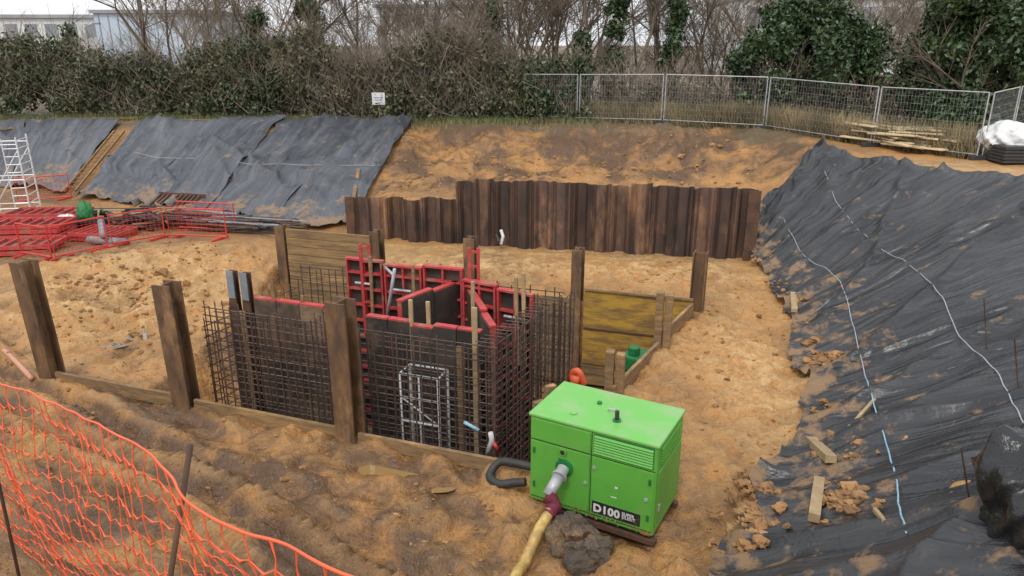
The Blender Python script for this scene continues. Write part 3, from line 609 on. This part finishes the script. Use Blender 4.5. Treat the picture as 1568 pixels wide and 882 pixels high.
# ------------------------------------------------------------------ top right things
mb=MB()
for i in range(46):
    t=random.uniform(0,1); x=12.5+1.6*t+random.uniform(-.5,.5); y=28.2-4.2*t; a=random.uniform(-.35,.35); L=random.uniform(1.2,2.4)
    dx,dy=math.sin(.35+a)*L,-math.cos(.35+a)*L; z=-3.38+random.uniform(0,.6)
    mb.beam((x-dx/2,y-dy/2,z),(x+dx/2,y+dy/2,z+random.uniform(-.08,.08)),random.choice([.1,.2,.3]),.05,M['pale'])
mb.obj('timber_stack',bevel=.005)
lump('white_bulk_bag',(15.5,23.2,-2.9),(.78,.68,.56),M['white'],3,5,.26,1.6,ridge=True)
e=empty('plastic_crate',(15.35,22.5,-3.45)); mb=MB()
for k in range(5): mb.box(-.55,.55,-.4,.4,k*.1,k*.1+.07,M['dark'])
mb.box(-.5,.5,-.35,.35,.002,.48,M['dark']); mb.obj('slatted_body',e)
# ------------------------------------------------------------------ fence
def fence_panel(p0,p1,h=2.0):
    z0=G(*p0)+.05; z1=G(*p1)+.05
    root=empty('mesh_fence_panel',(p0[0],p0[1],z0)); L=math.hypot(p1[0]-p0[0],p1[1]-p0[1]); dz=z1-z0
    d=((p1[0]-p0[0])/L,(p1[1]-p0[1])/L)
    def q(s,z): return (d[0]*s,d[1]*s,z+dz*s/L)
    mb=MB(); r=.021
    mb.tube([q(.06,0),q(.06,h)],r,M['galv'],6); mb.tube([q(L-.06,0),q(L-.06,h)],r,M['galv'],6); mb.tube([q(.06,h),q(L-.06,h)],r,M['galv'],6); mb.tube([q(.06,.12),q(L-.06,.12)],r*.6,M['galv'],6)
    mb.obj('frame',root)
    mb=MB(); n=int(L/.12)
    for i in range(1,n): mb.tube([q(L*i/n,.12),q(L*i/n,h)],.0022,M['galv'],3,False)
    for k in range(1,8): mb.tube([q(.06,.12+k*.235),q(L-.06,.12+k*.235)],.0022,M['galv'],3,False)
    mb.obj('wire_mesh',root)
    mb=MB(); mb.box(-.35,.35,-.11,.11,-.06,.1,M['dark']); mb.obj('block_foot',root,bevel=.02)
FP=[(-11,38.2),(-7.5,37.8),(-4,37.0),(-.5,35.9),(3.0,34.0),(6.5,32.3),(10.3,30.4),(12.8,26.3),(14.6,23.0)]
for a,b2 in zip(FP[:-1],FP[1:]): fence_panel(a,b2)
fence_panel((14.75,23.1),(17.2,25.6)); fence_panel((17.3,25.7),(20,28))
e=empty('site_notice_sign',(-6.2,35.0,-2.75)); mb=MB(); mb.box(-.3,.3,-.012,.012,0,.55,M['white']); mb.obj('board',e); mb=MB(); mb.box(-.2,.2,-.016,-.0125,.3,.34,M['grey']); mb.box(-.2,.15,-.016,-.0125,.2,.23,M['grey']); mb.obj('lettering',e)
mb=MB(); mb.post(0,.04,-.85,.1,.05,.05,0,M['plank']); mb.obj('stake',e)
# ------------------------------------------------------------------ vegetation
def segmesh(name,S,R,m,sides=3,parent=None):
    P0=S[:,0];P1=S[:,1]; d=P1-P0; d/=np.linalg.norm(d,axis=1)[:,None]+1e-9
    a=np.cross(d,np.array([.3,.5,.81])); a/=np.linalg.norm(a,axis=1)[:,None]+1e-9; c=np.cross(d,a)
    V=[]
    for P,r in ((P0,R[:,0]),(P1,R[:,1])):
        for j in range(sides):
            t=2*math.pi*j/sides; V.append(P+r[:,None]*(math.cos(t)*a+math.sin(t)*c))
    V=np.stack(V,1).reshape(-1,3); n=len(S); b0=(np.arange(n)*2*sides)[:,None]
    F=[]
    for j in range(sides):
        k=(j+1)%sides; F.append(np.concatenate([b0+j,b0+k,b0+sides+k,b0+sides+j],1))
    F=np.stack(F,1).reshape(-1,4)
    return np_mesh(name,V,F,m,False,parent)
def treesegs(seed,h,spread=.5,stems=3,r0=.10,depth=5):
    rd=random.Random(seed); S=[];R=[]
    def grow(p,d,L,r,lv):
        n=3 if lv<depth else 2
        for i in range(n):
            d2=(d+Vector((rd.gauss(0,.13),rd.gauss(0,.13),rd.gauss(.05,.08)))).normalized()
            q=p+d2*(L/n); r2=r*(.86 if lv<depth else .6)
            S.append((p[:],q[:])); R.append((r,max(r2,.006)))
            if lv<depth and (i>0 or lv>0):
                for _ in range(2):
                    ax=Vector((rd.gauss(0,1),rd.gauss(0,1),rd.gauss(0,.4))).normalized()
                    d3=(d2+ax*rd.uniform(.45,.95)).normalized()
                    grow(q,d3,L*rd.uniform(.45,.68),max(r2*.55,.009),lv+1 if rd.random()<.75 else lv+2)
            p=q;d=d2;r=r2
    for s in range(stems):
        d=Vector((rd.gauss(0,spread*.5),rd.gauss(0,spread*.5),1)).normalized()
        grow(Vector((rd.gauss(0,.25),rd.gauss(0,.25),-.2)),d,h*rd.uniform(.5,.65),r0*rd.uniform(.6,1),0)
    return np.array(S),np.array(R)
variants=[]
for i in range(5):
    S,R=treesegs(100+i,7.5+i*.6,.55,2+i%2,.11,4)
    if len(S)>4000: S,R=S[:4000],R[:4000]
    o=segmesh('bare_tree',S,R,M['twig'],3); variants.append(o.data); bpy.data.objects.remove(o)
def place_tree(name,me,x,y,z,s,rot):
    o=bpy.data.objects.new(name,me); link(o); o.location=(x,y,z); o.scale=(s,s,s*random.uniform(.9,1.15)); o.rotation_euler=(0,0,rot); return o
for i in range(78):
    y=random.uniform(39.5,60); x=random.uniform(-.44,.80)*y*1.0
    place_tree('bare_tree',random.choice(variants),x,y,-3.6,random.uniform(.75,1.3),random.uniform(0,6.28))
for i in range(34):
    y=random.uniform(39,43); x=random.uniform(-.42,.70)*y
    place_tree('bare_tree',random.choice(variants),x,y,-3.6,random.uniform(.4,.65),random.uniform(0,6.28))
for i in range(14):
    y=random.uniform(42,60); x=-random.uniform(.46,.8)*y
    place_tree('bare_tree',random.choice(variants),x,y,-3.6,random.uniform(.32,.45),random.uniform(0,6.28))
def leafmesh(name,C,size,m,parent=None):
    n=len(C); a=rng.normal(size=(n,3)); a/=np.linalg.norm(a,axis=1)[:,None]; b2=np.cross(a,rng.normal(size=(n,3))); b2/=np.linalg.norm(b2,axis=1)[:,None]
    s=(size*(.5+rng.random(n)))[:,None]; a=a*s; b2=b2*s*.6
    V=np.stack([C-a,C+b2*.9-a*.1,C+a,C-b2*.9-a*.1],1).reshape(-1,3); F=np.arange(n*4).reshape(n,4)
    return np_mesh(name,V,F,m,False,parent)
def clumpcloud(cs,n,sig):
    k=rng.integers(0,len(cs),n); off=rng.normal(size=(n,3)); off/=np.linalg.norm(off,axis=1)[:,None]; off*=(rng.random(n)**.4)[:,None]
    return cs[k,:3]+off*sig*cs[k,3:4]
def hedgeline(x): return np.interp(x,[-60,-24,-14,-4,3,8,14,24],[39,37.4,37.0,35.9,34.9,34.8,32,30])
def hedge(name,x0,x1,hfun,n,thick=1.6,ncl=500,sz=.09,m='hedge',stems=12):
    xs=rng.uniform(x0,x1,ncl); hh=hfun(xs)*(.68+.6*vn(xs*.6,xs*0+3)); zs=rng.random(ncl)**.85*hh
    ys=hedgeline(xs)+rng.normal(0,thick*.40,ncl)+.35*(zs)
    cs=np.stack([xs,ys,-3.55+zs,.35+rng.random(ncl)*.5],1)
    C=clumpcloud(cs,n,1.0); C=C[C[:,2]>-3.6]
    root=empty(name,(0,0,0)); leafmesh('leaves',C,sz,M[m],root)
    nt_=ncl*stems; k=rng.integers(0,ncl,nt_); p=cs[k,:3]+rng.normal(0,.45,(nt_,3)); d=rng.normal(0,.5,(nt_,3)); d[:,2]=np.abs(d[:,2])+.35
    S=np.stack([p,p+d*.9],1); R=np.full((nt_,2),.011); R[:,1]=.006; segmesh('stems',S,R,M['twig'],3,root)
    return root
hedge('bramble_hedge',-24,-9,lambda x:3.2+0*x,48000,ncl=360)
hedge('bramble_hedge',-9,0,lambda x:3.2+0*x,22000,ncl=300,m='bramble',stems=22)
hedge('bramble_hedge',-9,3.5,lambda x:3.0+0*x,15000,ncl=130,m='hedge',stems=8)
hedge('bramble_hedge',.6,3.4,lambda x:2.9+0*x,9000,ncl=60,m='ivy',stems=8,thick=.9)
hedge('bramble_hedge',-50,-24,lambda x:3.0+0*x,32000,ncl=380,sz=.11)
hedge('bramble_hedge',4,26,lambda x:1.6+0*x,14000,ncl=220,m='bramble',stems=34)
def ivytree(x,y,h,rx,n,name='ivy_clad_tree',z=-3.5,col=False,lean=0):
    root=empty(name,(x,y,z)); cs=[]
    nc=int(40+n/350)
    for i in range(nc):
        t=random.random()
        if col: rr=rx*(.5+.5*math.sin(t*9+x)**2)*(1-.4*t); a=random.uniform(0,6.28); q=random.uniform(.2,1)*rr; cs.append((math.cos(a)*q+lean*t*h,math.sin(a)*q,t*h,.28+.2*random.random()))
        else:
            prof=(math.sin(math.pi*min(1,.18+t*.85))**.6)*random.uniform(.75,1.12); a=random.uniform(0,6.28); q=random.random()**.5*rx*prof
            cs.append((math.cos(a)*q,math.sin(a)*q*.8,.2+t*(h-.5),random.uniform(.35,.95)))
    cs=np.array(cs); C=clumpcloud(cs,n,1.0 if not col else 1.1); C[:,2]=np.maximum(C[:,2],.0)
    leafmesh('leaves',C,.10,M['ivy'],root)
    S,R=treesegs(int(x*10)+7,h*(1.25 if col else .8),.3 if col else .8,1 if col else 3,.16 if col else .12,3); S[:,:,0]+=lean*S[:,:,2]
    segmesh('trunk_and_branches',S,R,M['bark'],5,root)
    return root
ivytree(13.0,33.6,5.8,3.5,38000); ivytree(18.6,30.6,7.0,2.9,38000); ivytree(15.9,36,4.2,1.4,7000)
ivytree(5.0,37.5,8,.62,7000,col=True); ivytree(7.6,38,8,.5,4500,col=True,lean=.09); ivytree(-.9,38.8,5.6,.42,3500,col=True); ivytree(-10.2,39.5,8,.8,8000,col=True); ivytree(-13.2,40,5,.6,4500,col=True); ivytree(3.6,39.5,4,.5,2500,col=True); ivytree(-24,42,4.2,.4,1800,col=True)
ivytree(17.3,28.6,1.5,1.0,3500,name='evergreen_shrub')
def grass(name,n,xf,yf,h,m,w=.02):
    x=xf(n); y=yf(x,n); z=gz(x,y); a=rng.uniform(0,6.28,n); hh=h*(.4+rng.random(n)); l=rng.normal(0,.35,(n,2))*hh[:,None]
    V=np.stack([np.stack([x-np.cos(a)*w,y-np.sin(a)*w,z-.02],1),np.stack([x+np.cos(a)*w,y+np.sin(a)*w,z-.02],1),np.stack([x+l[:,0],y+l[:,1],z+hh],1)],1).reshape(-1,3)
    return np_mesh(name,V,np.arange(n*3).reshape(n,3),m)
FPa=np.array(FP)
grass('dry_grass',16000,lambda n:np.interp(rng.random(n),[0,.15,1],[2.5,5,15.5]),lambda x,n:np.interp(x,FPa[:,0],FPa[:,1])+.2+np.abs(rng.normal(0,1.2,n)),.85,M['grass'])
grass('verge_grass',9000,lambda n:rng.uniform(-30,4,n),lambda x,n:hedgeline(x)-1.2+rng.normal(0,.4,n),.25,M['ggrass'],.015)
grass('dry_grass',4000,lambda n:rng.uniform(-30,11,n),lambda x,n:hedgeline(x)-1.5+rng.normal(0,.5,n),.2,M['grass'],.015)
# ------------------------------------------------------------------ distant buildings
def building(name,x0,x1,y,z1,depth,m,floors,nwin,z0=-3.5):
    root=empty(name,(0,0,0)); mb=MB(); mb.box(x0,x1,y,y+depth,z0,z1,m); mb.obj('walls',root)
    mb=MB(); mb.box(x0-.3,x1+.3,y-.3,y+depth+.3,z1+.003,z1+.35,M['roof']); mb.obj('roof',root)
    mb=MB(); fh=(z1-z0)/floors
    for f in range(floors):
        for k in range(nwin):
            w=(x1-x0)/nwin; xa=x0+w*(k+.2); mb.box(xa,xa+w*.6,y-.05,y+.02,z0+fh*(f+.35),z0+fh*(f+.8),M['glass'])
    if not nwin:
        for k in range(12): xa=x0+(x1-x0)*(k+.5)/12; mb.box(xa-.05,xa+.05,y-.06,y+.01,z0,z1-.2,M['roof'])
    mb.obj('windows' if nwin else 'cladding_ribs',root)
building('office_block',-66,-44.5,84,2.5,12,M['render'],2,10)
building('industrial_unit',-44,-32,82,2.9,14,M['bluewall'],1,0)
building('warehouse',-16,-2,92,3.9,14,M['render'],2,7)
building('warehouse',26,62,88,4.6,16,M['render'],2,14)
mb=MB(); mb.tube([(-20.5,43,-3.6),(-20.4,43,7)],[.14,.10],M['bark'],10); mb.beam((-21.2,43,6.3),(-19.6,43,6.3),.1,.1,M['bark']); mb.obj('telegraph_pole')
e=empty('street_lamp',(-27.5,50,-3.6)); mb=MB(); mb.tube([(0,0,0),(0,0,4.6)],[.07,.05],M['galv'],8); mb.tube([(0,0,4.6),(.6,0,4.75)],.04,M['galv'],8); mb.box(.55,1.0,-.1,.1,4.7,4.8,M['grey']); mb.obj('column',e)
# ------------------------------------------------------------------ left laydown area
def barrier(p0,p1,h=.95):
    root=empty('pedestrian_barrier',(p0[0],p0[1],G(*p0))); d=Vector((p1[0]-p0[0],p1[1]-p0[1],G(*p1)-G(*p0))); up=Vector((0,0,1)); mb=MB()
    mb.tube([up*.1,up*h,d+up*h,d+up*.1,up*.1],.026,M['redpl'],6)
    for k in range(1,12): mb.tube([d*(k/12)+up*.1,d*(k/12)+up*h],.005,M['redpl'],4)
    for k in range(1,7): mb.tube([up*(.1+k*.12),d+up*(.1+k*.12)],.005,M['redpl'],4)
    for t in (.12,.88): mb.beam(d*t+Vector((-.15,-.3,.03)),d*t+Vector((.15,.3,.03)),.06,.05,M['redpl'])
    mb.obj('frame_and_mesh',root)
for a,b2 in (((-8.8,21.9),(-10.7,22.2)),((-10.8,22.1),(-11.8,20.9)),((-11.9,20.8),(-12.8,19.7)),((-12.9,19.7),(-14.2,20.4)),((-9.0,23.2),(-10.9,23.4)),((-17.2,28.2),(-18.9,27.6))): barrier(a,b2)
def stack(x,y,ang,n,L=2.4,W_=1.1):
    root=empty('stacked_formwork_panels',(x,y,G(x,y)),ang); mb=MB()
    for k in range(n):
        z=.08+k*.14; ox,oy=random.uniform(-.1,.1),random.uniform(-.1,.1)
        for t in (-1,1): mb.beam((-L/2+ox,oy+t*W_/2,z),(L/2+ox,oy+t*W_/2,z),.05,.12,M['red']); mb.beam((ox+t*L/2,-W_/2+oy,z),(ox+t*L/2,W_/2+oy,z),.05,.118,M['red'])
        for j in range(1,7): mb.beam((-L/2+L*j/7+ox,-W_/2+oy,z-.004),(-L/2+L*j/7+ox,W_/2+oy,z-.004),.05,.09,M['red'])
        mb.box(-L/2+ox,L/2+ox,-W_/2+oy,W_/2+oy,z-.055,z-.045,M['ply'])
    mb.obj('panels',root)
stack(-14.7,20.9,.15,2); stack(-15.2,22.4,.1,4); stack(-13.0,22.6,-.2,2,1.6); stack(-15.6,24.2,.05,4); stack(-17.5,21.6,.2,3); stack(-17.9,23.5,.1,3)
mb=MB()
for i in range(110):
    x=-9.8+random.uniform(-2.6,1.9); y=23.9+random.uniform(-.8,.7)-(x+9.8)*.25; a=random.gauss(-.2,.14); L=random.uniform(1.5,3.2); z=G(x,y)+.05+random.random()*.35
    mb.tube([(x-L/2*math.cos(a),y-L/2*math.sin(a),z),(x+L/2*math.cos(a),y+L/2*math.sin(a),z+random.uniform(-.03,.03))],random.choice([.02,.03,.05]),random.choice([M['dark'],M['rebar'],M['black'],M['grey'],M['rust']]),6)
mb.obj('pipe_and_bar_pile')
mb=MB()
for i in range(80):
    x=-13.0+random.uniform(-1.8,1.6); y=24.3+random.uniform(-1.1,.9); a=random.gauss(.2,.6); L=random.uniform(.8,2.4); z=G(x,y)+.06+random.random()*.4
    mb.beam((x-L/2*math.cos(a),y-L/2*math.sin(a),z),(x+L/2*math.cos(a),y+L/2*math.sin(a),z),random.choice([.05,.1]),.05,random.choice([M['timber'],M['black'],M['rust'],M['plank'],M['black'],M['dark']]))
mb.obj('scrap_timber_pile')
mb=MB()
for k in range(10): mb.beam((-13.4+k*.18,26.4-k*.05,-5.75),(-13.1+k*.18,27.1-k*.05,-5.35),.08,.08,M['rust'])
mb.beam((-13.5,26.35,-5.7),(-11.6,25.9,-5.7),.08,.1,M['rust']); mb.beam((-13.2,27.1,-5.35),(-11.3,26.6,-5.35),.08,.1,M['rust']); mb.obj('rusty_steel_rack')
lump('green_rubble_sack',(-14.1,23.7,-5.35),(.24,.22,.36),M['greend'],3,4,.4,ridge=True); lump('white_rubble_sack',(-14.6,23.4,-5.55),(.3,.25,.22),M['white'],6,4,.35,ridge=True)
mb=MB(); mb.tube([(-12.6,21.9,-5.2),(-12.2,21.2,-5.5)],.1,M['grey'],10); mb.tube([(-12.9,21.6,-5.7),(-11.6,21.3,-5.7)],.12,M['grey'],10); mb.obj('drainage_pipe',smooth=True)
e=empty('aluminium_scaffold_tower',(-17.7,25.6,G(-17.7,25.6)),.25); mb=MB()
for xx in (-.65,.65):
    for yy in (-.5,.5): mb.tube([(xx,yy,0),(xx,yy,2.75)],.028,M['alu'],6)
for k in range(10):
    z=.2+k*.27
    for xx in (-.65,.65): mb.tube([(xx,-.5,z),(xx,.5,z)],.02,M['alu'],5)
    mb.tube([(.2,-.5,z),(.65,-.5,z)],.018,M['alu'],5)
mb.tube([(.2,-.5,0),(.2,-.5,2.7)],.02,M['alu'],5)
for yy in (-.5,.5):
    mb.tube([(-.65,yy,.4),(.65,yy,2.3)],.02,M['alu'],5)
    for z in (.3,1.3,2.5): mb.tube([(-.65,yy,z),(.65,yy,z)],.02,M['alu'],5)
mb.obj('frames',e)
mb=MB(); a0=Vector((-17.75,28.7,G(-17.75,28.7)+.2)); a1=Vector((-17.6,32.9,G(-17.6,32.9)+.25)); dd=Vector((.45,0,0))
mb.beam(a0,a1,.05,.09,M['plank']); mb.beam(a0+dd,a1+dd,.05,.09,M['plank'])
for k in range(1,15): q=a0.lerp(a1,k/15); mb.tube([q,q+dd],.022,M['plank'],6)
mb.obj('timber_ladder')
mb=MB()
for x,y,L,a in ((-22,34.4,5,.15),(-19.8,35.2,4,.1),(-14.5,35.3,4,-.1),(-10,36,4,-.1)): 
    z=G(x,y)+.08; mb.beam((x-L/2,y,z),(x+L/2,y+a*L,z),.12,.06,M['plank'])
mb.obj('scattered_planks')
mb=MB(); mb.tube(smoothpts([(-12.6,15.6,-6.1),(-11.3,14.8,-6.25),(-9.6,13.3,-6.38)],5),.055,mat('pink_pipe',(.6,.28,.18),(.5,.25,.15),.5),10); mb.obj('site_pipe',smooth=True)
mb=MB()
for i in range(9):
    x=-8.9+random.uniform(-.4,.4); y=15.6+random.uniform(-.3,.3); z=G(x,y)+.01; mb.beam((x,y,z),(x+random.uniform(-.3,.3),y+random.uniform(-.3,.3),z+.05),.08,.01,M['grey'])
mb.obj('plastic_scraps')
# ------------------------------------------------------------------ orange net
nroot=empty('orange_safety_net',(0,0,0))
A=Vector((.12,.77,-.765)); B=Vector((-2.9,3.30,-1.37)); L=(B-A).length; hN=1.2
dn=(B-A).normalized(); nrm=Vector((dn.y,-dn.x,0)).normalized()
def npt(s,t):
    sag=.018*abs(math.sin(s/.75*math.pi*.5))+.010*float(fbm(s*4,1.5,2))+.025*math.exp(-((s-1.4)/.7)**2)
    p=A+dn*(s+.045*float(fbm(s*4,t*5,3)))+Vector((0,0,-1))*(t+sag*(1.2-t)+.04*float(fbm(s*5+9,t*4,3))*min(1,t*6))
    return p+nrm*(.10*float(fbm(s*1.9,t*1.9,3))+.10*t*t)
mb=MB(); cw=.08; ch=.082; ns=int(L/cw)
rows=int(hN/ch)
for r in range(rows+1):
    pts=[]; rad=[]
    for i in range(ns*4+1):
        ph=(i+2*(r%2))%4
        wob=(.010 if ph==0 else (-.010 if ph==2 else 0)) if r else 0
        pts.append(npt(i*cw/4,r*ch+wob)); rad.append(.0036 if r==0 else (.0040 if ph==0 else .0015))
    mb.tube(pts,rad,M['orangepl'],5,False)
for i in range(ns):
    for r in range(rows):
        a=npt(i*cw,r*ch); b2=npt(i*cw,(r+1)*ch)
        mid=npt(i*cw+.010*random.uniform(-1,1),(r+.5)*ch); mb.tube([a,mid,b2],[.0038,.0013,.0038],M['orangepl'],4,False)
mb.obj('mesh_strands',nroot,smooth=True)
mb=MB(); mb.tube([(-.80,1.60,-.95),(-.93,1.58,-1.45),(-1.1,1.56,-2.4)],.0075,M['rust'],8); mb.tube([(-2.3,2.86,-1.15),(-2.35,2.86,-2.6)],.0075,M['rust'],8); mb.obj('rebar_pin',nroot,smooth=True)
# ------------------------------------------------------------------ world, sun, camera
w=bpy.data.worlds.new('World'); scene.world=w; w.use_nodes=True; nt=w.node_tree; bg=nt.nodes['Background']
sky=N(nt,'ShaderNodeTexSky'); sky.sky_type='NISHITA'; sky.sun_disc=False; sky.sun_elevation=math.radians(52); sky.sun_rotation=math.radians(200); sky.dust_density=4; sky.air_density=1.5
hs=N(nt,'ShaderNodeHueSaturation'); hs.inputs['Saturation'].default_value=.12; nt.links.new(sky.outputs[0],hs.inputs['Color'])
cl=noise(nt,N(nt,'ShaderNodeTexCoord').outputs['Generated'],3,3,.55)
cc=mixc(nt,.65,hs.outputs['Color'],(9.7,9.95,10.3)); cc=mixc(nt,1.0,cc,ramp(nt,cl,.3,.7,(.90,.91,.93),(1.05,1.05,1.05)),'MULTIPLY')
nt.links.new(cc,bg.inputs['Color']); bg.inputs['Strength'].default_value=.15
sd=bpy.data.lights.new('sun','SUN'); sd.energy=1.2; sd.angle=math.radians(14); sd.color=(1,.98,.95)
so=bpy.data.objects.new('sun',sd); link(so)
el=math.radians(52); az=math.radians(200)
dirv=Vector((math.sin(az)*math.cos(el),math.cos(az)*math.cos(el),math.sin(el)))
so.rotation_euler=dirv.to_track_quat('Z','Y').to_euler()
cd=bpy.data.cameras.new('camera'); cd.sensor_width=36; cd.lens=36*1120/1568; cd.clip_start=.05; cd.clip_end=3000
co=bpy.data.objects.new('camera',cd); link(co); co.rotation_euler=(math.pi/2-math.atan(376/1120),0,0); scene.camera=co
scene.view_settings.view_transform='Standard'; scene.view_settings.look='None'; scene.view_settings.exposure=0
